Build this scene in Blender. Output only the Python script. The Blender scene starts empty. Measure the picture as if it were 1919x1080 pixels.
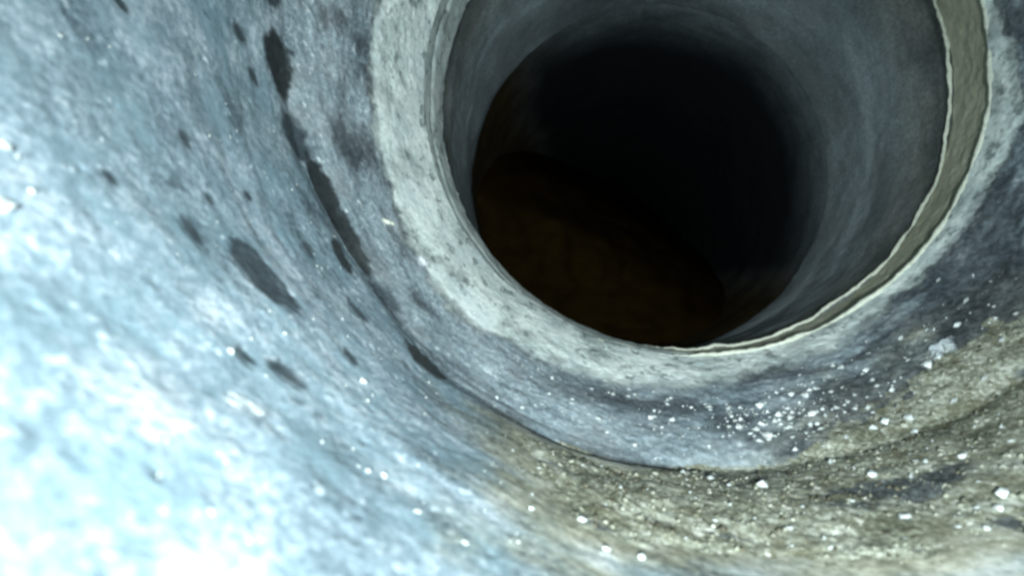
import bpy, bmesh, math, random
import numpy as np
from mathutils import Matrix, Vector, Euler

# ------------------------------------------------------------------ camera
scn = bpy.context.scene
COL = scn.collection
ZS = 0.10                                   # height of the camera above the ground datum
YAW, PITCH, FPX = 0.105, 0.0, 960.0         # pose relative to the pipe axis, focal length in 1919 px units
cam_d = bpy.data.cameras.new('camera')
cam = bpy.data.objects.new('camera', cam_d); COL.objects.link(cam)
cam.location = (0, 0, ZS)
cam.rotation_euler = Euler((math.radians(90) + PITCH, 0, YAW), 'XYZ')
cam_d.sensor_width = 36.0
cam_d.lens = FPX / 1919.0 * 36.0
cam_d.clip_start = 0.004
cam_d.clip_end = 50
cam_d.dof.use_dof = True
cam_d.dof.focus_distance = 0.27
cam_d.dof.aperture_fstop = 11.0
scn.camera = cam

# ------------------------------------------------------------------ light
w = bpy.data.worlds.new('World'); scn.world = w; w.use_nodes = True
w.node_tree.nodes['Background'].inputs[0].default_value = (0.5, 0.7, 0.8, 1)
w.node_tree.nodes['Background'].inputs[1].default_value = 0.0
def lamp(name, loc, aim, energy, col, size, cone=150, blend=1.0):
    d = bpy.data.lights.new(name, 'SPOT'); d.energy = energy; d.color = col; d.shadow_soft_size = size
    d.spot_size = math.radians(cone); d.spot_blend = blend
    o = bpy.data.objects.new(name, d); COL.objects.link(o); o.location = loc
    o.rotation_euler = (Vector(aim) - Vector(loc)).to_track_quat('-Z', 'Y').to_euler()
    return o
# the white LEDs round the lens of the inspection camera
lamp('inspection_led', (0.006, -0.085, ZS + 0.002), (0.00, 0.22, ZS - 0.085), 11.0, (0.88, 0.965, 1.0), 0.006, 128)
lamp('inspection_led', (0.028, -0.030, ZS - 0.004), (-0.05, 0.10, ZS - 0.06), 0.85, (0.88, 0.965, 1.0), 0.006, 130)
vs = scn.view_settings
vs.view_transform = 'Standard'; vs.look = 'None'; vs.exposure = 0.0; vs.gamma = 1.0
scn.cycles.max_bounces = 3
scn.cycles.filter_width = 2.8

# ------------------------------------------------------------------ noise
_rs = np.random.RandomState(7)
_perm = np.concatenate([_rs.permutation(256)] * 3)
_grad = _rs.normal(size=(256, 3)); _grad /= np.linalg.norm(_grad, axis=1)[:, None]
def perlin(p):
    p = np.asarray(p, float); i = np.floor(p).astype(int); f = p - i; i &= 255
    u = f * f * f * (f * (f * 6 - 15) + 10)
    out = 0
    for dx in (0, 1):
        for dy in (0, 1):
            for dz in (0, 1):
                h = _perm[_perm[_perm[(i[..., 0] + dx) & 255] + ((i[..., 1] + dy) & 255)] + ((i[..., 2] + dz) & 255)]
                g = _grad[h]
                n = g[..., 0] * (f[..., 0] - dx) + g[..., 1] * (f[..., 1] - dy) + g[..., 2] * (f[..., 2] - dz)
                wgt = (u[..., 0] if dx else 1 - u[..., 0]) * (u[..., 1] if dy else 1 - u[..., 1]) * (u[..., 2] if dz else 1 - u[..., 2])
                out = out + n * wgt
    return out * 1.6
def fbm(p, size, octaves=3, gain=0.5, seed=0):
    p = np.asarray(p, float) / size + seed * 17.31
    o = 0; a = 1
    for k in range(octaves):
        o = o + a * perlin(p); p = p * 2.03 + 5.7; a *= gain
    return o
def sstep(x, a, b):
    t = np.clip((x - a) / (b - a), 0, 1); return t * t * (3 - 2 * t)

# ------------------------------------------------------------------ the bore: stations along the axis (y, centre x, centre z, radius)
R = 0.15
ST = np.array([(-8, .399, .726, 1.173), (1.329, .399, .726, 1.173), (1.917, .452, .749, 1.0),
               (2.222, .494, .784, 1.038), (3.054, .450, .640, 1.0), (60, .450, .640, 1.0)]) * R
YG, YA, YB, YC = ST[1, 0], ST[2, 0], ST[3, 0], ST[4, 0]
def st(y):
    return np.interp(y, ST[:, 0], ST[:, 1]), np.interp(y, ST[:, 0], ST[:, 2]), np.interp(y, ST[:, 0], ST[:, 3])
def pos(th, y, off=0.0):
    cx, cz, r = st(y); r = r + off
    return np.stack([cx + r * np.cos(th), y + 0 * th, cz + r * np.sin(th) + ZS], -1)
RAD = math.pi / 180
def per(th, xs, ys):                        # table over the angle in degrees, wrapping
    return np.interp(np.asarray(th) / RAD, xs, ys, period=360)

G_TH = [-178, -168, -159, -150, -140, -130, -121, -114, -104, -92, -70, -40, 0, 60, 120, 178]
G_Y = [.1915, .198, .203, .204, .2015, .191, .1905, .188, .1905, .199, .201, .2, .2, .2, .198, .190]
G_D = [.0006, .0006, .0006, .0006, .0006, .0008, .0012, .0018, .0022, .0016, .002, .002, .002, .001, .001, .0006]
def groove_y(th): return per(th, G_TH, G_Y)
# hollows and damp streaks on the wall: angle, y, half length, half width, tilt, depth, darkness class
HOLLOWS = [(-173.4,.1935,.0135,.0085,6,.0012,0), (-164.2,.1978,.0118,.0090,14,.001,1), (-156.7,.2030,.0160,.0062,0,.001,0),
  (-148.7,.2035,.0170,.0058,-3,.001,0), (-142.9,.1282,.0125,.0072,4,.0018,2), (-147.0,.1128,.0061,.0027,-7,.0012,1),
  (-156.7,.1268,.0038,.0022,10,.001,1), (-150.6,.0960,.0028,.0014,33,.0008,1), (-169.5,.1760,.0042,.0024,34,.001,1),
  (-146.1,.1880,.0095,.0038,-10,.001,0), (-133.4,.1075,.0057,.0030,9,.0014,1), (-129.1,.1825,.0105,.0062,-7,.0015,0),
  (-135.7,.1004,.0038,.0018,0,.001,1), (-167.8,.1183,.0026,.0020,40,.001,1), (177.5,.1915,.0060,.0062,-17,.001,1),
  (-150.9,.1262,.0024,.0015,0,.0008,1), (-152.6,.1470,.0020,.0018,0,.001,1), (-146.9,.1666,.0046,.0026,0,.0012,1),
  (-138.2,.1699,.0062,.0034,-5,.0012,1), (-173.9,.1704,.0042,.0030,50,.0012,1), (-139.8,.2035,.0105,.0045,2,.0025,1),
  (-133.1,.1383,.0046,.0024,-20,.0010,1)]
def ell(th, y, h):
    t0, y0, a, b, ang = h[:5]; ang *= RAD
    d = (th - t0 * RAD + math.pi) % (2 * math.pi) - math.pi
    s = d * 0.172; v = y - y0
    p = s * math.cos(ang) + v * math.sin(ang); q = -s * math.sin(ang) + v * math.cos(ang)
    wid = b * (1 - .25 * p / a)
    return np.sqrt((p / a) ** 2 + (q / wid) ** 2)
def th_deg(th): return (th / RAD + 180) % 360 - 180
def relief(th, y):                          # radial relief of the near wall and the fillet, outward positive
    P = pos(th, y)
    Q = np.stack([th * .172 * .45, y, 0 * th], -1)
    d = .0013 * fbm(P, .045, 2, seed=1) + .00016 * fbm(P, .008, 2, .6, seed=2) + .00020 * fbm(Q, .007, 2, seed=3)
    pit = fbm(P, .005, 2, seed=4); d = d + .0005 * sstep(pit, .65, 1.1) - .0004 * sstep(-pit, .7, 1.1)
    d = d + .0005 * fbm(P, .0055, 2, .6, seed=8) * sstep(y, .196, .206) * sstep(th_deg(th), -135, -115)
    gy = groove_y(th) + .0012 * fbm(P, .012, 2, seed=5)
    dep = per(th, G_TH, G_D) * (1 + .5 * fbm(P, .03, 2, seed=6))
    d = d + dep * np.exp(-((y - gy) / .0050) ** 2)
    for h in HOLLOWS:
        e = ell(th, y, h)
        if e.min() < 1.6:
            e = e + .22 * fbm(P, .004, 2, seed=9)
            d = d + .35 * h[5] * (1 - sstep(e, .55, 1.1))
    return d
SE_TH = [-124, -119, -114, -104, -92, -84, -77, -69, -54, -40, -32]
SE_Y = [.150, .176, .183, .187, .197, .202, .219, .229, .236, .233, .215]
def silt_edge(th, y, P):
    td = (th / RAD + 180) % 360 - 180
    ey = np.interp(td, SE_TH, SE_Y)
    sd = np.minimum(np.minimum(ey - y, (td - np.interp(y, [.10, .165], [-109, -118])) * .0026), (-31 - td) * .0026)
    sd = np.minimum(sd, y - np.interp(td, [-112, -95, -70], [.112, .126, .124]))
    return sd + .007 * fbm(P, .018, 4, .6, seed=11)
def soil_of(th, y):                         # silt smeared thinly over the wall round the bed
    P = pos(th, y); Q = np.stack([th * .172 * .4, y, 0 * th], -1)
    return .85 * (1 - sstep(y, groove_y(th), groove_y(th) + .004) * (1 - sstep(th_deg(th) + 6 * fbm(P, .02, 3, seed=19), -92, -72))) * sstep(silt_edge(th, y, P) + .012 * fbm(Q, .012, 3, .6, seed=14), -.030, .012)
def grime_shade_of(th, y):                        # dark dirt on the fillet's right and in the groove, plus painted groove shadow
    td = (th / RAD + 180) % 360 - 180; P = pos(th, y); Q = np.stack([th * .172 * .4, y, 0 * th], -1)
    n = fbm(Q, .022, 4, .6, seed=15)
    side = np.interp(td, [-180, -150, -135, -112, -100, -75, -55, 0, 20, 60, 150, 180], [.50, .52, .34, .14, .45, .8, 1.0, .95, .8, .6, .4, .36])
    m = sstep(side + .55 * n, .45, .95)
    gy = groove_y(th)
    m = m * sstep(y, gy - .010, gy + .004)
    m = np.maximum(m, .8 * np.exp(-((y - gy - .001) / .0075) ** 2) * sstep(n + .2 + .1 * (td < -135) + .45 * (abs(td + 104) < 14), 0, .6))  # groove dirt, stronger at the bottom where the step's shadow is painted in
    pe = per(th, PE_TH, PE_Y)
    m = np.maximum(m, np.interp(td, [-150, -118, -105, -70, -60], [0, 0, 1.05, 1.05, 0]) * np.exp(-((y - pe + .009) / .0115) ** 2) * sstep(n, -.8, 0))
    L2 = np.stack([th * .172 * .22, y, 0 * th], -1)
    m = np.maximum(m, .55 * sstep(fbm(L2, .009, 4, .6, seed=16) + .35 * fbm(P, .05, 2, seed=17), .12, .75) * sstep(y, .085, .165) * (td < -112) )
    return .88 * m
def silt_height(th, y):                     # thickness of silt above the wall
    P = pos(th, y)
    sd = silt_edge(th, y, P)
    Q = np.stack([th * .172 * .5, y, 0 * th], -1)
    return .0034 * sstep(sd, -.012, .04) - .0011 + .0004 * fbm(Q, .010, 3, .6, seed=12) + .0003 * fbm(P, .0026, 2, .6, seed=13)
PE_TH = [-172, -160, -148, -143, -140, -136, -125, -113, -100, -82, -77, -63, -55, -50, -40, -31, -23, -11, 1.5, 11, 40, 90, 140, 168, 180]
PE_Y = [.2447, .244, .238, .239, .2335, .233, .2356, .2416, .2459, .256, .262, .262, .2685, .2767, .277, .273, .2745, .2685, .276, .282, .27, .26, .25, .247, .2464]
def band_lift(th, y):
    P = pos(th, y)
    e = y - per(th, PE_TH, PE_Y) + .0034 * fbm(P, .022, 4, .45, seed=21)
    return .0009 * sstep(e, -.0030, .0080) + .0001 + .00016 * fbm(P, .004, 2, seed=22)

# ------------------------------------------------------------------ materials
def nd(nt, t, **kw):
    n = nt.nodes.new(t)
    for k, v in kw.items(): setattr(n, k, v)
    return n
def material(name, cols, rough=.75, big=9.0, mid=60., fine=420., streak=.5, fleck=None, fleck_lo=.62, bump=.35, spec=.35, dark=None, dark_lo=.60, tint=None, grain=.35, dirt=False, slimy=False, film=False):
    m = bpy.data.materials.new(name); m.use_nodes = True; nt = m.node_tree; L = nt.links.new
    bs = nt.nodes['Principled BSDF']; bs.inputs['Roughness'].default_value = rough
    bs.inputs['Specular IOR Level'].default_value = spec
    tc = nd(nt, 'ShaderNodeTexCoord'); at = nd(nt, 'ShaderNodeAttribute', attribute_name='cyl')
    def noise(vec, scale, det=6, rg=.6, dist=0.):
        n = nd(nt, 'ShaderNodeTexNoise'); n.inputs['Scale'].default_value = scale; n.inputs['Detail'].default_value = det
        n.inputs['Roughness'].default_value = rg; n.inputs['Distortion'].default_value = dist; L(vec, n.inputs['Vector']); return n.outputs[0]
    def math_(op, a, b):
        n = nd(nt, 'ShaderNodeMath', operation=op)
        for i, x in enumerate((a, b)):
            if hasattr(x, 'links'): L(x, n.inputs[i])
            else: n.inputs[i].default_value = x
        return n.outputs[0]
    def ramp(fac, stops):
        n = nd(nt, 'ShaderNodeValToRGB'); e = n.color_ramp.elements
        while len(e) < len(stops): e.new(.5)
        for el, (p, c) in zip(e, stops): el.position = p; el.color = (c, c, c, 1) if not hasattr(c, '__len__') else (*c, 1)
        L(fac, n.inputs[0]); return n.outputs[0]
    def mix(fac, a, b, mode='MIX'):
        n = nd(nt, 'ShaderNodeMix', data_type='RGBA', blend_type=mode)
        for i, x in ((0, fac), (6, a), (7, b)):
            if hasattr(x, 'links'): L(x, n.inputs[i])
            else: n.inputs[i].default_value = x if i == 0 else (*x, 1)
        return n.outputs[2]
    mp = nd(nt, 'ShaderNodeMapping'); mp.inputs['Scale'].default_value = (.28, 1, 1); L(at.outputs['Vector'], mp.inputs['Vector'])
    ob = tc.outputs['Object']; cy = mp.outputs[0]
    n1 = noise(ob, big, 4, .62, .3); n2 = noise(cy, mid, 4, .65, .4); n3 = noise(ob, fine, 2, .7); n4 = noise(ob, mid * .8, 3, .6)
    f = math_('ADD', math_('MULTIPLY', n1, 1 - streak), math_('MULTIPLY', n2, streak))
    f = math_('ADD', math_('MULTIPLY', f, .72), math_('MULTIPLY', n4, .28))
    f = math_('ADD', f, math_('MULTIPLY', math_('SUBTRACT', n3, .5), grain))
    c = ramp(f, [(.34, cols[0]), (.5, cols[1]), (.66, cols[2])])
    if tint:
        c = mix(ramp(noise(ob, big * 2.2, 4, .6), [(.45, 0.), (.68, .75)]), c, tint)
    if dark:
        c = mix(ramp(noise(ob, 130, 3, .6), [(dark_lo, 0.), (dark_lo + .08, .8)]), c, dark)
    if fleck:
        c = mix(ramp(noise(ob, 210, 3, .6), [(fleck_lo, 0.), (fleck_lo + .10, .8)]), c, fleck)
    if dirt:
        for nm, cc in (('soil', ((.05, .047, .026), (.20, .20, .125), (.36, .36, .27))), ('lime', ((.19, .24, .255), (.29, .355, .37), (.42, .48, .49))), ('grime', ((.012, .017, .02), (.034, .044, .05), (.085, .10, .105)))):  # on the next pipe two of these also hold painted light and shade
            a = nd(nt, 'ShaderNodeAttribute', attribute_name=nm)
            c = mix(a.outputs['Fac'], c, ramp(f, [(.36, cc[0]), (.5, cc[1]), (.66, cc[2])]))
    if slimy:
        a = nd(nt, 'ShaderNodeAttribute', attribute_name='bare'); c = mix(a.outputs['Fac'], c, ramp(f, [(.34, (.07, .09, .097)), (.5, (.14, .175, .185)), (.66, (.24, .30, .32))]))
        a = nd(nt, 'ShaderNodeAttribute', attribute_name='grime'); c = mix(a.outputs['Fac'], c, (.006, .008, .009))  # near-black tone that paints the light dying away in the far pipe
    if film:
        a = nd(nt, 'ShaderNodeAttribute', attribute_name='fade'); L(a.outputs['Fac'], bs.inputs['Alpha'])
    L(c, bs.inputs['Base Color'])
    b = nd(nt, 'ShaderNodeBump'); b.inputs['Strength'].default_value = bump; b.inputs['Distance'].default_value = .0012
    L(n3, b.inputs['Height']); L(b.outputs[0], bs.inputs['Normal'])
    return m
M = {
 'near': material('concrete_near', dark=(.05, .075, .085), dark_lo=.655, cols=((.065, .10, .115), (.17, .235, .265), (.36, .425, .455)), fleck=(.46, .55, .57), fleck_lo=.645, tint=(.135, .215, .245), big=26, mid=60, streak=.35, grain=.5, dirt=True, bump=.25),
 'fillet': material('mortar_grey', ((.09, .125, .14), (.19, .245, .265), (.36, .425, .445)), fleck=(.5, .57, .58), fleck_lo=.63, tint=(.135, .165, .165), big=22, streak=.45, dirt=True, bump=.4, grain=.55),
 'pale': material('mortar_pale', ((.28, .345, .325), (.46, .535, .50), (.63, .695, .655)), dark=(.10, .13, .12), dark_lo=.58, tint=(.35, .42, .42), big=24, mid=60, streak=.45, bump=.3, dirt=True, film=True, grain=.5),
 'bead': material('mortar_edge', ((.30, .335, .27), (.45, .49, .40), (.58, .62, .52)), bump=.3),
 'olive': material('collar_olive', ((.28, .29, .20), (.44, .46, .33), (.56, .58, .46)), tint=(.48, .46, .38), bump=.15),
 'pipe2': material('concrete_far', ((.058, .077, .082), (.122, .153, .16), (.225, .28, .295)), tint=(.105, .117, .122), big=12, mid=18, streak=.65, bump=.2, dirt=True),
 'slime': material('concrete_slime', ((.010, .0075, .003), (.02, .015, .006), (.036, .027, .012)), rough=.9, spec=.05, bump=.3, slimy=True),
 'silt': material('silt', ((.058, .066, .044), (.20, .218, .162), (.42, .455, .385)), fleck=(.62, .64, .56), fleck_lo=.62, tint=(.075, .072, .040), big=45, mid=120, fine=600, streak=.5, rough=.6, spec=.45, bump=.3, grain=.7, dirt=True),
 'silt_dark': material('grit_dark', ((.02, .02, .012), (.05, .048, .03), (.1, .095, .06)), bump=.2, rough=.5),
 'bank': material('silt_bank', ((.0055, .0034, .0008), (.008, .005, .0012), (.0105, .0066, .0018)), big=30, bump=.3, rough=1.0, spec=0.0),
 'damp': material('damp_black', ((.008, .011, .012), (.016, .021, .022), (.035, .042, .042)), rough=.55, bump=.15, film=True),
 'damp2': material('damp_grey', ((.018, .027, .03), (.036, .05, .057), (.07, .09, .10)), rough=.55, bump=.15, film=True),
 'stone': material('stone_white', ((.38, .44, .44), (.52, .57, .55), (.66, .70, .68)), bump=.2, rough=.5),
 'stone3': material('stone_pale', ((.34, .40, .40), (.46, .52, .5), (.6, .64, .62)), bump=.2, rough=.5),
 'stone2': material('stone_grey', ((.22, .26, .25), (.32, .36, .34), (.45, .5, .48)), bump=.2, rough=.55),
 'lime': material('lime_film', ((.22, .27, .28), (.36, .42, .43), (.54, .60, .60)), bump=.2, film=True),
 'outer': material('concrete_outside', ((.2, .2, .19), (.3, .3, .28), (.4, .4, .38))),
}

# ------------------------------------------------------------------ builders
def tag(o, label=None, cat=None, group=None, kind=None):
    for k, v in (('label', label), ('category', cat), ('group', group), ('kind', kind)):
        if v: o[k] = v
    return o
def empty(name, loc):
    o = bpy.data.objects.new(name, None); COL.objects.link(o); o.location = loc; o.empty_display_size = .02; return o
def adopt(o, parent):
    o.parent = parent; o.matrix_parent_inverse = Matrix.Translation(-Vector(parent.location)); return o
def grid_obj(name, V, cyl, mat, parent=None, wrap=True, keep=None, **masks):
    """V: rows x cols x 3; quads between neighbours, smooth shaded"""
    nr, nc = V.shape[:2]
    i = np.arange(nr - 1)[:, None]; j = np.arange(nc if wrap else nc - 1)[None, :]; j2 = (j + 1) % nc
    F = np.stack([i * nc + j, i * nc + j2, (i + 1) * nc + j2, (i + 1) * nc + j], -1).reshape(-1, 4)
    verts = V.reshape(-1, 3); cy = cyl.reshape(-1, 3)
    masks = {k: np.broadcast_to(v, V.shape[:2]).reshape(-1) for k, v in masks.items()}
    if keep is not None:
        k = keep.reshape(-1); F = F[k[F].any(1)]
        used = np.unique(F); mp = np.full(len(verts), -1); mp[used] = np.arange(len(used)); F = mp[F]; verts = verts[used]; cy = cy[used]; masks = {k: v[used] for k, v in masks.items()}
    me = bpy.data.meshes.new(name)
    me.vertices.add(len(verts)); me.vertices.foreach_set('co', verts.ravel())
    me.loops.add(F.size); me.loops.foreach_set('vertex_index', F.ravel().astype(np.int32))
    me.polygons.add(len(F)); me.polygons.foreach_set('loop_start', np.arange(0, F.size, 4, dtype=np.int32))
    me.update(calc_edges=True)
    me.polygons.foreach_set('use_smooth', np.ones(len(F), bool))
    a = me.attributes.new('cyl', 'FLOAT_VECTOR', 'POINT'); a.data.foreach_set('vector', cy.ravel().astype(np.float32))
    for k, v in masks.items():
        me.attributes.new(k, 'FLOAT', 'POINT').data.foreach_set('value', v.astype(np.float32))
    me.materials.append(M[mat]); me.validate()
    o = bpy.data.objects.new(name, me); COL.objects.link(o)
    if parent: adopt(o, parent)
    return o
def cylattr(th, y): return np.stack([th * .172, y, 0 * th], -1)
# angles: fine where the photograph looks, coarse above; start at the crown (90 degrees), run through left, bottom, right
TH = np.concatenate([np.linspace(90, 160, 70, endpoint=False), np.linspace(160, 385, 1150, endpoint=False), np.linspace(385, 450, 60, endpoint=False)]) * RAD
def TY(ys, th=TH): return np.meshgrid(th, ys)
def bottom(y):
    cx, cz, r = st(y); return (float(cx), float(y), float(cz - r + ZS))

# ---- pipe the camera lies in
pipe1 = tag(empty('concrete_pipe', bottom(.05)), 'blue grey concrete pipe in the foreground with dark damp hollows on its wall', 'pipe')
ys = np.concatenate([np.linspace(-.9, -.06, 22), np.linspace(-.04, .04, 30, endpoint=False), np.linspace(.04, 1, 1)[:0], np.linspace(.04, 1.0, 220) * 0 + np.linspace(.04, .2015, 220)])
th, yy = TY(ys)
frac = np.clip((yy - .04) / (.2015 - .04), 0, 1)
ye = groove_y(th) + .001
yy = np.where(yy > .04, .04 + frac * (ye - .04), yy)
V = pos(th, yy, relief(th, yy)); cyv = cylattr(th, yy)
# fold round the end and back along the outside so the pipe has thickness
end = pos(th[-1:], yy[-1:], relief(th[-1:], yy[-1:]) + .034); back = pos(th[:1], yy[:1], .034 + 0 * th[:1])
V = np.concatenate([V, end, back, V[:1]]); cyv = np.concatenate([cyv, cyv[-1:], cyv[:1], cyv[:1]])
so, gr = soil_of(th, yy), grime_shade_of(th, yy); pad = lambda a: np.concatenate([a, a[-1:] * 0, a[:1] * 0, a[:1]])
grid_obj('pipe_wall', V, cyv, 'near', pipe1, soil=pad(so), grime=pad(gr))

# ---- mortar in the joint
mort = tag(empty('mortar_joint', bottom(.24)), 'ring of smeared pale mortar sealing the joint round the dark bore', 'mortar joint')
ts = np.linspace(0, 1, 150); th, tt = TY(ts)
y0 = groove_y(th) - .001; yy = y0 + tt * (YA - y0)
V = pos(th, yy, relief(th, yy)); cyv = cylattr(th, yy)
grid_obj('grey_fillet', V, cyv, 'fillet', mort, soil=soil_of(th, yy), grime=grime_shade_of(th, yy))
ts = np.linspace(0, 1, 110); th, tt = TY(ts)
y0 = per(th, PE_TH, PE_Y) - .007; yy = y0 + tt * (YA - y0)
bl = band_lift(th, yy); P = pos(th, yy)
V = pos(th, yy, relief(th, yy) * (1 - .45 * tt) - bl)
tag(grid_obj('pale_band', V, cylattr(th, yy), 'pale', mort, grime=.5 * (1 - sstep(bl + .0003 * fbm(P, .012, 3, seed=23), .0002, .0008)) + .40 * sstep(fbm(P, .022, 4, .6, seed=24), .0, .8),
    fade=sstep(yy - per(th, PE_TH, PE_Y) + np.interp(th_deg(th), [-180, -60, -45, 20], [.0045, .0045, .0025, .0025]) * fbm(P, .012, 4, .6, seed=25), -.002, np.interp(th_deg(th), [-180, -135, -115, -60, -45, 20], [.002, .003, .014, .014, .0012, .0012]))), 'pale band with a ragged outer edge')
def bead(name, y, off, rad, mat, parent, wob, seed, nseg=8, left=.4):
    phi = np.linspace(0, 2 * math.pi, nseg + 1)
    rows = []
    P0 = pos(TH, np.full_like(TH, y))
    wr = wob * fbm(P0, .02, 3, seed=seed); wy = wob * .6 * fbm(P0, .03, 2, seed=seed + 1); rr = rad * (1 + .6 * fbm(P0, .012, 3, seed=seed + 2))
    tdg = (TH / RAD + 180) % 360 - 180
    k = np.interp(tdg, [-180, -110, -80, 60, 90, 180], [left, left, 1, 1, left, left]); rr = rr * k; sh = .0016 * (1 - k)
    for p in phi:
        c = pos(TH, np.full_like(TH, y), off + sh + wr + rr * math.cos(p)); c[:, 1] += wy + rr * math.sin(p)
        c += (.0003 * fbm(c, .003, 2, seed=seed + 3))[:, None] * 1.0
        rows.append(c)
    V = np.stack(rows); th, yy = np.meshgrid(TH, np.full(nseg + 1, y) + phi * .002)
    return grid_obj(name, V, cylattr(th, yy), mat, parent)
bead('lip', YA, -.0007, .0012, 'bead', mort, .0010, 31)
# mortar smeared on over the collar on the left and the bottom
thm = np.linspace(75, 290, 900) * RAD
ts = np.linspace(0, 1, 50); th, tt = TY(ts, thm); yy = YA - .004 + tt * (YB - YA + .0035); P = pos(th, yy)
td = th / RAD
lim = np.interp(td, [75, 120, 250, 268, 288], [.35, 1.15, 1.15, .7, -.1]) + .18 * fbm(P, .012, 3, seed=34)
lift = .0022 * (1 - sstep(tt, lim - .15, lim + .1)) - .0022 + .0004 * fbm(P, .009, 3, seed=35) - .0012 * np.exp(-((tt - .42 - .1 * fbm(P, .04, 2, seed=36)) / .06) ** 2)
grid_obj('smeared_mortar', pos(th, yy, -lift - .0004), cylattr(th, yy), 'pale', mort, wrap=False, keep=lift > -.0021, fade=np.ones_like(th), grime=.4 * sstep(fbm(P, .02, 3, seed=37), .0, .8))

# ---- collar between the two lips
ts = np.linspace(-.06, 1.0, 40); th, tt = TY(ts)
yy = YA + tt * (YB - YA); P = pos(th, yy)
V = pos(th, yy, .0014 + .0006 * fbm(P, .02, 3, seed=41) + .0003 * fbm(P, .005, 2, seed=42))
Vb = pos(th[::-1], yy[::-1], .012)
V = np.concatenate([V, Vb, V[:1]]); cyv = cylattr(th, yy); cyv = np.concatenate([cyv, cyv[::-1], cyv[:1]])
col = grid_obj('sealing_collar', V, cyv, 'olive')
tag(col, 'smooth olive collar band between the two thin bright edges at right', 'collar')

# ---- next pipe
pipe2 = tag(empty('concrete_pipe', bottom(YB)), 'grey concrete pipe just beyond the joint, lit along its right side', 'pipe')
bead('rim', YB, .0002, .0010, 'bead', pipe2, .0018, 51)
ts = np.append(np.linspace(0, .998, 110), 1.0); th, tt = TY(ts); yy = YB + tt * (YC - YB); P = pos(th, yy)
V = pos(th, yy, .0020 * sstep(tt, 0, .06) + .0003 * sstep(tt, .25, .5) + .0012 * fbm(P, .05, 3, seed=61) + .0003 * fbm(P, .008, 2, seed=62))
cyv = cylattr(th, yy); Vb = pos(th[[-1, 0]], yy[[-1, 0]], .032)
V = np.concatenate([V, Vb, V[:1]]); cyv = np.concatenate([cyv, cyv[[-1, 0]], cyv[:1]])
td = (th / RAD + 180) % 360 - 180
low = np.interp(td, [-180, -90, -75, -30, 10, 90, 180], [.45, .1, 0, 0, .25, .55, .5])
gr = .97 * sstep(tt + .14 * fbm(np.stack([th * .06, yy * .6, 0 * th], -1), .03, 3, seed=63), 1.0 - .75 * low, 1.25 - .10 * low)  # darker far end: fading light put into the wall colour
gr = np.maximum(gr, .75 * (1 - sstep(tt + .10 * fbm(P, .03, 2, seed=64), .05, .32)))  # shade just behind the rim, painted into the colour
so = .5 * (1 - sstep(tt, .0, .45)) + .6 * sstep(-np.abs(td + 100), -40, -10)
pad = lambda a: np.concatenate([a, a[[-1, 0]] * 0, a[:1]])
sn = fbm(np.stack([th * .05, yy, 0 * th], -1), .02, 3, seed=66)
li = .8 * np.exp(-((tt - np.interp(td, [-80, -40, 0, 60], [.9, .72, .6, .6]) + .06 * sn) / .13) ** 2) * np.interp(td, [-95, -75, -25, 0, 40], [0, 1, .9, .45, .2]) * sstep(sn, -.6, .5)  # lit crescent on the right wall, painted as a paler streak
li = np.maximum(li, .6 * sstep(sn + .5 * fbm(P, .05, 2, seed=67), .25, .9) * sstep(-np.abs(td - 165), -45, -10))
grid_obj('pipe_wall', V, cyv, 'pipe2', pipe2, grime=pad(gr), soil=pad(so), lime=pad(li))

# ---- the dark pipe beyond
pipe3 = tag(empty('concrete_pipe', bottom(YC)), 'far pipe lost in darkness with brown slime on its wall', 'pipe')
ys = np.concatenate([[YC], np.linspace(YC + .0004, YC + .5, 90), np.linspace(YC + .52, 3.2, 40)])
th2 = np.linspace(90, 450, 300, endpoint=False) * RAD
th, yy = TY(ys, th2); P = pos(th, yy)
td = (th / RAD + 180) % 360 - 180
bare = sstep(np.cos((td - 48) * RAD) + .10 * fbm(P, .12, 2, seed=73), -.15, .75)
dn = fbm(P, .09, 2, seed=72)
ga = sstep(yy - YC + .012 * dn, -.06, .085) * sstep(bare, .0, .4)  # upper right blackens with depth: light fall-off painted in
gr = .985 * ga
V = pos(th, yy, .0023 + .0016 * (1 - bare) + .0012 * fbm(P, .05, 3, seed=61) + .0003 * fbm(P, .008, 2, seed=62))
cyv = cylattr(th, yy); Vb = pos(th[[-1, 0]], yy[[-1, 0]], .032)
V = np.concatenate([V, Vb, V[:1]]); cyv = np.concatenate([cyv, cyv[[-1, 0]], cyv[:1]])
pad = lambda a: np.concatenate([a, a[[-1, 0]] * 0, a[:1]])
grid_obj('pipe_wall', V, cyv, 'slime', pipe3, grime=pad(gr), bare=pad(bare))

# ---- brown silt bank filling the far pipe, its face sloping away to the upper right
rr_ = np.linspace(0, 1, 60)[:, None]; aa_ = np.linspace(0, 2 * math.pi, 120, endpoint=False)[None]
cx_, cz_, r_ = st(YC + .3); u_ = rr_ * np.cos(aa_); v_ = rr_ * np.sin(aa_)
P = np.stack([u_ * r_, 0 * u_, v_ * r_], -1); slope = (u_ * .55 + v_ * .83)
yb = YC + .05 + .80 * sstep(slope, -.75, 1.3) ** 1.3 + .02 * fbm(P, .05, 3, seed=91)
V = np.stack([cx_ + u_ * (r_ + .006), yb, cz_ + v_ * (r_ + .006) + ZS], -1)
tag(grid_obj('silt_bank', V, np.stack([u_ * r_, v_ * r_, 0 * u_], -1), 'bank'), 'murky brown silt bank deep inside the dark far pipe', 'silt bank')

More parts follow.
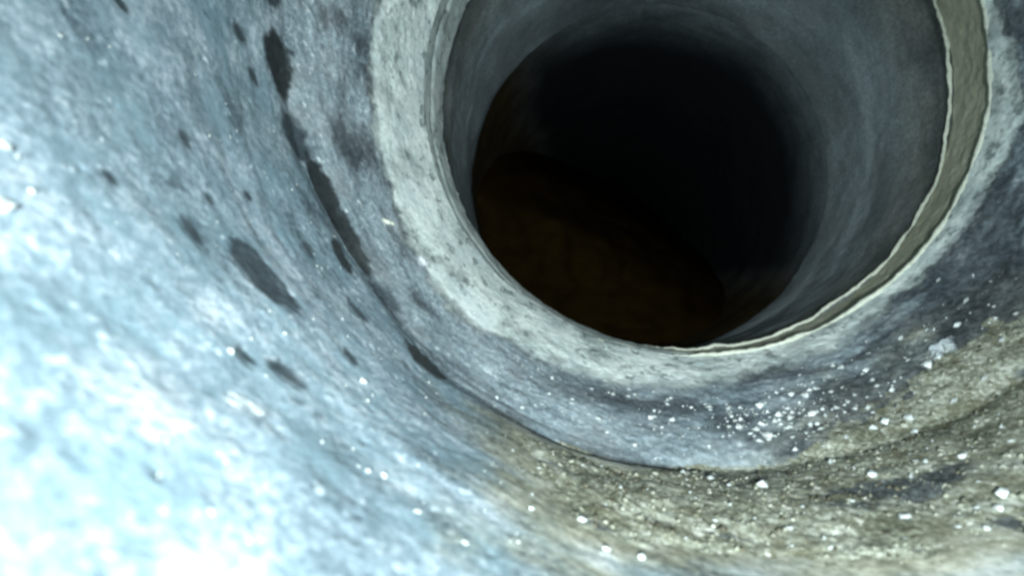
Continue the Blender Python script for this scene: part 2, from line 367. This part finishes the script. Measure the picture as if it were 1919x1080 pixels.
# ---- silt on the invert
thS = np.linspace(-126, -28, 620) * RAD
ys = np.concatenate([np.linspace(-.3, .05, 60, endpoint=False), np.linspace(.05, .246, 260)])
th, yy = TY(ys, thS); h = silt_height(th, yy)
V = pos(th, yy, relief(th, yy) * .6 - h)
silt = grid_obj('silt_bed', V, cylattr(th, yy), 'silt', wrap=False, keep=h > -.0016,
    grime=.9 * sstep(fbm(np.stack([th * .172 * .35, yy, 0 * th], -1), .014, 4, .6, seed=18) + 1.1 * np.exp(-((th / RAD + 72) / 12) ** 2 - ((yy - .222) / .012) ** 2), .25, .8))
tag(silt, 'brown gritty silt spread over the pipe bottom at lower right', 'silt', kind='stuff')

# ---- damp dark hollows: a skin of dark wet dirt on each hollow's floor
for k, hlw in enumerate(HOLLOWS):
    t0, y0, a, b, ang = hlw[:5]
    ca, sa = abs(math.cos(ang * RAD)), abs(math.sin(ang * RAD)); e = 1.35
    ht = e * (a * ca + b * 1.3 * sa) / .172; hy = e * (a * sa + b * 1.3 * ca)
    n1, n2 = 60, 40
    th, yy = np.meshgrid(t0 * RAD + np.linspace(-ht, ht, n1), y0 + np.linspace(-hy, hy, n2))
    q = ell(th, yy, hlw); P = pos(th, yy); q = q + .22 * fbm(P, .005, 2, seed=9) + .08 * fbm(P, .0015, 2, seed=10)
    fade = (1 - sstep(q, (.70, .45, .80)[hlw[6]], 1.10)) * (.97, .90, .96)[hlw[6]]
    V = pos(th, yy, relief(th, yy) - .0005)
    par = pipe1 if y0 < .2 else mort
    tag(grid_obj('damp_hollow', V, cylattr(th, yy), 'damp' if hlw[6] == 0 else 'damp2', par, wrap=False, keep=fade > .03, fade=fade), 'dark damp hollow')

# ---- stones
random.seed(4)
def stone_mesh(seed, mat, flat):
    bm = bmesh.new(); bmesh.ops.create_icosphere(bm, subdivisions=1, radius=1)
    for v in bm.verts:
        n = perlin(np.array([[*(v.co * 1.1 + Vector((seed * 9.3, 1.7, 4.1)))]]))[0]
        v.co *= 1 + .95 * n; v.co.z *= flat
    me = bpy.data.meshes.new('grit_stone'); bm.to_mesh(me); bm.free(); me.materials.append(M[mat])
    return me
WHITE = [stone_mesh(s, m_, f) for s, m_, f in ((1, 'stone', .8), (2, 'stone3', .85), (3, 'stone3', .7), (4, 'stone', .9), (8, 'stone3', .75))]
GREY = [stone_mesh(s, 'stone2', f) for s, f in ((5, .75), (6, .85), (7, .7))]
def surf_top(thd, y):
    th = np.array([[thd * RAD]]); yv = np.array([[y]])
    rl = relief(th, yv); cover = rl
    if -123 < thd < -32: cover = np.minimum(rl, rl * .6 - silt_height(th, yv))
    bl = band_lift(th, yv)
    if y > .23: cover = np.minimum(cover, rl - bl)
    return Vector(pos(th, yv, cover)[0, 0]), th[0, 0]
def stone(name, thd, y, s, me, label, group, sink=.2, stretch=1.15, cat='stone'):
    p, t = surf_top(thd, y)
    nrm = Vector((-math.cos(t), 0, -math.sin(t)))          # into the bore
    tan = Vector((-math.sin(t), 0, math.cos(t)))
    rx = (tan * math.cos(.2) + Vector((0, 1, 0)) * math.sin(.2)); rx = rx.normalized(); ry = nrm.cross(rx)
    o = bpy.data.objects.new(name, me); COL.objects.link(o)
    m = Matrix((rx, ry, nrm)).transposed().to_4x4()
    o.matrix_world = Matrix.Translation(p + nrm * s * (.5 - sink)) @ m @ Matrix.Rotation(random.uniform(-.5, .5), 4, 'Z') @ Matrix.Diagonal((s * stretch, s * .85, s, 1))
    return tag(o, label, cat, group)
GRIT = [(-112.8,.1215,.0012),(-108.6,.1278,.0010),(-95.2,.2654,.0013),(-98.8,.2269,.0018),(-101.2,.2035,.0016),(-105.4,.2392,.0013),(-83.5,.2153,.0027),
(-76.9,.2410,.0023),(-82.2,.2368,.0030),(-75.3,.2379,.0023),(-76.2,.2249,.0022),(-86.8,.2234,.0016),(-89.2,.2180,.0018),(-93.7,.2396,.0014),(-119.7,.1999,.0010),
(-88.4,.1771,.0022),(-77.6,.1746,.0016),(-106.8,.1171,.0012),(-104.1,.1191,.0013),(-70.9,.1508,.0022),(-72.7,.1451,.0018),(-68.6,.1738,.0019),(-69.3,.2105,.0026),
(-71.1,.2081,.0021),(-66.8,.2078,.0021),(-67.7,.2010,.0022),(-54.8,.2324,.0034),(-58.5,.2300,.0026),(-56.7,.2305,.0021),(-63.6,.2307,.0015),(-64.8,.2434,.0023),
(-67.3,.2520,.0021),(-136.3,.0976,.0009),(-136.8,.1184,.0010),(-130.3,.1328,.0012),(-124.3,.0994,.0008),(-123.3,.1016,.0009),(-125.0,.0990,.0007),
(-151.1,.0771,.0014),(-147.1,.0717,.0015),(-148.3,.0778,.0009),(-137.5,.1539,.0008),(-43.7,.2681,.0018),(-46.1,.2472,.0015),(-87.6,.1416,.0012),(-89.7,.1472,.0011),
(-82.0,.1609,.0013),(-79.6,.1488,.0014),(-96.1,.1477,.0011),(-96.1,.1866,.0012),(-104.5,.1558,.0010),(-108.2,.1661,.0009),(-112.7,.1511,.0007),(-115.6,.1535,.0007),
(-116.7,.0953,.0009),(-120.2,.0963,.0008),(-76.9,.1416,.0013),(-79.0,.1912,.0013),(-72.3,.1788,.0013),(-56.7,.2080,.0015),(-61.4,.2063,.0015),(-50.2,.2199,.0015),
(-74.7,.2063,.0012),(-81.2,.2224,.0011),(-84.7,.2318,.0013),(-92.1,.2241,.0010),(-97.4,.2174,.0010),(-110.5,.2189,.0010),(-106.3,.2144,.0010)]
SINGLE = {0: 'lone white stone near the bottom centre where silt thins onto blue wall', 6: 'large white stone on the mortar right at the upper edge of the silt',
 15: 'white stone in the silt straight below the speckled mortar patch', 19: 'upper of two white stones at the far lower right', 20: 'lower of two white stones at the far lower right',
 14: 'tiny white grain on the dark groove where silt begins', 32: 'white grain touching a small dark hollow at lower left', 33: 'white grain just below the large dark oval hollow',
 34: 'white grain on the wall left of the groove, below the dark hollows', 38: 'upper of three blurred white grains at the left edge', 39: 'lowest of three blurred white grains at the left edge',
 40: 'smallest of three blurred white grains at the left edge', 2: 'small white stone on the pale mortar band directly below the bore', 41: 'tiny white grain between two dark hollows on the left wall',
 42: 'grey stone on dark grimy mortar close under the right side of the pale band', 43: 'grey stone on dark grimy mortar at the right edge above the silt'}
for i, (t, y, s) in enumerate(GRIT):
    white = i < 42
    s *= random.choice((.5, .6, .75, .9)) if s < .0024 else .8
    me = random.choice(WHITE if white else GREY); c = 'white' if white else 'grey'
    if t < -123: lab, grp = c + ' grit grain stuck to the blue grey wall at left', c + ' grains on the left wall'
    elif y > np.interp(t, SE_TH, SE_Y) + .001: lab, grp = 'small %s stone stuck to the mortar below the dark bore' % c, c + ' stones on the mortar'
    else: lab, grp = 'small %s stone lying in the brown silt' % c, c + ' stones in the silt'
    if i in SINGLE: lab = SINGLE[i]
    if 35 <= i <= 37: lab = 'one of three tiny white grains close together on the lower left wall'
    stone('grit_stone', t, y, s, me, lab, grp)

# ---- lumps and flakes of lime
def lump(name, t0, y0, a, b, ang, hgt, mat, label, cat, rag=.5):
    ht = 1.5 * a / .172; hy = 1.5 * max(b, a * abs(math.sin(ang * RAD)))
    th, yy = np.meshgrid(t0 * RAD + np.linspace(-ht, ht, 50), y0 + np.linspace(-hy, hy, 50))
    P = pos(th, yy); q = ell(th, yy, (t0, y0, a, b, ang)) + rag * fbm(P, a * .8, 3, .6, seed=81)
    lf = hgt * (1 - sstep(q, .2, 1.1)) - .0004
    base = relief(th, yy) - (band_lift(th, yy) if y0 > .232 else 0)
    return tag(grid_obj(name, pos(th, yy, base - lf), cylattr(th, yy), mat, wrap=False, keep=q < 1.25, fade=1 - sstep(q, .1, 1.15)), label, cat)
lump('lime_lump', -132.3, .0905, .0056, .0030, 18, .0007, 'lime', 'rounded white lime lump on the brightly lit wall at lower left', 'lime lump', .8)
lump('mortar_flake', -143.4, .2385, .0050, .0028, 50, .0020, 'lime', 'angular pale mortar flake at the outer edge of the pale band', 'mortar flake', .7)
lump('mortar_flake', -151.5, .2335, .0045, .0013, 75, .0012, 'bead', 'thin pale mortar sliver on the grey fillet left of the pale band', 'mortar flake', .4)
lump('mortar_lump', -54.8, .2330, .0062, .0040, 20, .0022, 'lime', 'pale lump of mortar on a dark grimy patch right of the bore', 'mortar lump', .8)
lump('mortar_lump', -69.0, .2095, .0110, .0034, 8, .0022, 'lime', 'long pale mortar crumb beside the brown silt at lower right', 'mortar lump', .8)

# ---- fine grit too small to pick apart
def scatter(name, th, y, size, matidx, mats, cover, seed):
    rs = np.random.RandomState(seed); n = len(th)
    base = np.array([(1, 0, 0), (-1, 0, 0), (0, 1, 0), (0, -1, 0), (0, 0, .8), (0, 0, -.8)], float)
    tri = np.array([(0, 2, 4), (2, 1, 4), (1, 3, 4), (3, 0, 4), (2, 0, 5), (1, 2, 5), (3, 1, 5), (0, 3, 5)])
    v = base[None] * (1 + .5 * rs.uniform(-1, 1, (n, 6, 1))) + .25 * rs.normal(size=(n, 6, 3))
    a = rs.uniform(0, 6.28, n); ca, sa = np.cos(a), np.sin(a)
    x = v[..., 0] * ca[:, None] - v[..., 1] * sa[:, None]; w_ = v[..., 0] * sa[:, None] + v[..., 1] * ca[:, None]; u = v[..., 2]
    x = x * 1.3
    c = pos(th[None], y[None], cover(th[None], y[None]))[0]
    nrm = np.stack([-np.cos(th), 0 * th, -np.sin(th)], -1); tan = np.stack([-np.sin(th), 0 * th, np.cos(th)], -1); ax = np.array([0, 1., 0])
    k = size[:, None, None]
    W = c[:, None] + k * (x[..., None] * tan[:, None] + w_[..., None] * ax + (u[..., None] + .25) * nrm[:, None])
    F = (np.arange(n)[:, None, None] * 6 + tri[None]).reshape(-1, 3)
    me = bpy.data.meshes.new(name)
    me.vertices.add(n * 6); me.vertices.foreach_set('co', W.reshape(-1))
    me.loops.add(F.size); me.loops.foreach_set('vertex_index', F.ravel().astype(np.int32))
    me.polygons.add(len(F)); me.polygons.foreach_set('loop_start', np.arange(0, F.size, 3, dtype=np.int32))
    me.update(calc_edges=True)
    for m_ in mats: me.materials.append(M[m_])
    me.polygons.foreach_set('material_index', np.repeat(matidx, 8).astype(np.int32)); me.validate()
    o = bpy.data.objects.new(name, me); COL.objects.link(o); return o
rs = np.random.RandomState(3)
N = 9000
t_ = rs.uniform(-123, -33, N) * RAD; y_ = rs.uniform(.075, .245, N)
hh = silt_height(t_[None], y_[None])[0]; ok = hh > 0; t_, y_ = t_[ok], y_[ok]
sz = .0002 + .0007 * rs.uniform(0, 1, len(t_)) ** 3.5
sc = scatter('silt_grit', t_, y_, sz, rs.choice(4, len(t_), p=[.62, .24, .10, .04]), ['silt', 'silt_dark', 'silt', 'stone2'], lambda a, b: relief(a, b) * .6 - silt_height(a, b), 5)
tag(sc, 'fine brown and pale grit strewn over the silt', 'grit', kind='stuff')
N = 520
t_ = np.concatenate([rs.normal(-80, 7, N // 2), rs.uniform(-122, -40, N // 2)]) * RAD; y_ = np.concatenate([rs.normal(.229, .010, N // 2), rs.uniform(.198, .262, N // 2)])
ok = (y_ < .265) & (y_ > .198) & (silt_height(t_[None], y_[None])[0] < 0); t_, y_ = t_[ok], y_[ok]
sz = .00025 + .0011 * rs.uniform(0, 1, len(t_)) ** 3
sc = scatter('mortar_grit', t_, y_, sz, rs.choice(3, len(t_), p=[.65, .3, .05]), ['stone2', 'stone3', 'stone'], lambda a, b: relief(a, b) - .0002, 6)
tag(sc, 'fine pale specks crusted on the grey mortar below the bore', 'grit', kind='stuff')
N = 260
t_ = rs.uniform(-165, -112, N) * RAD; y_ = rs.uniform(.055, .195, N)
sz = .00014 + .00045 * rs.uniform(0, 1, N) ** 3
sc = scatter('wall_grit', t_, y_, sz, rs.choice(2, N), ['stone2', 'stone2'], lambda a, b: relief(a, b) + .0001, 8)
tag(sc, 'tiny pale sparkling grains on the blue grey wall', 'grit', kind='stuff')
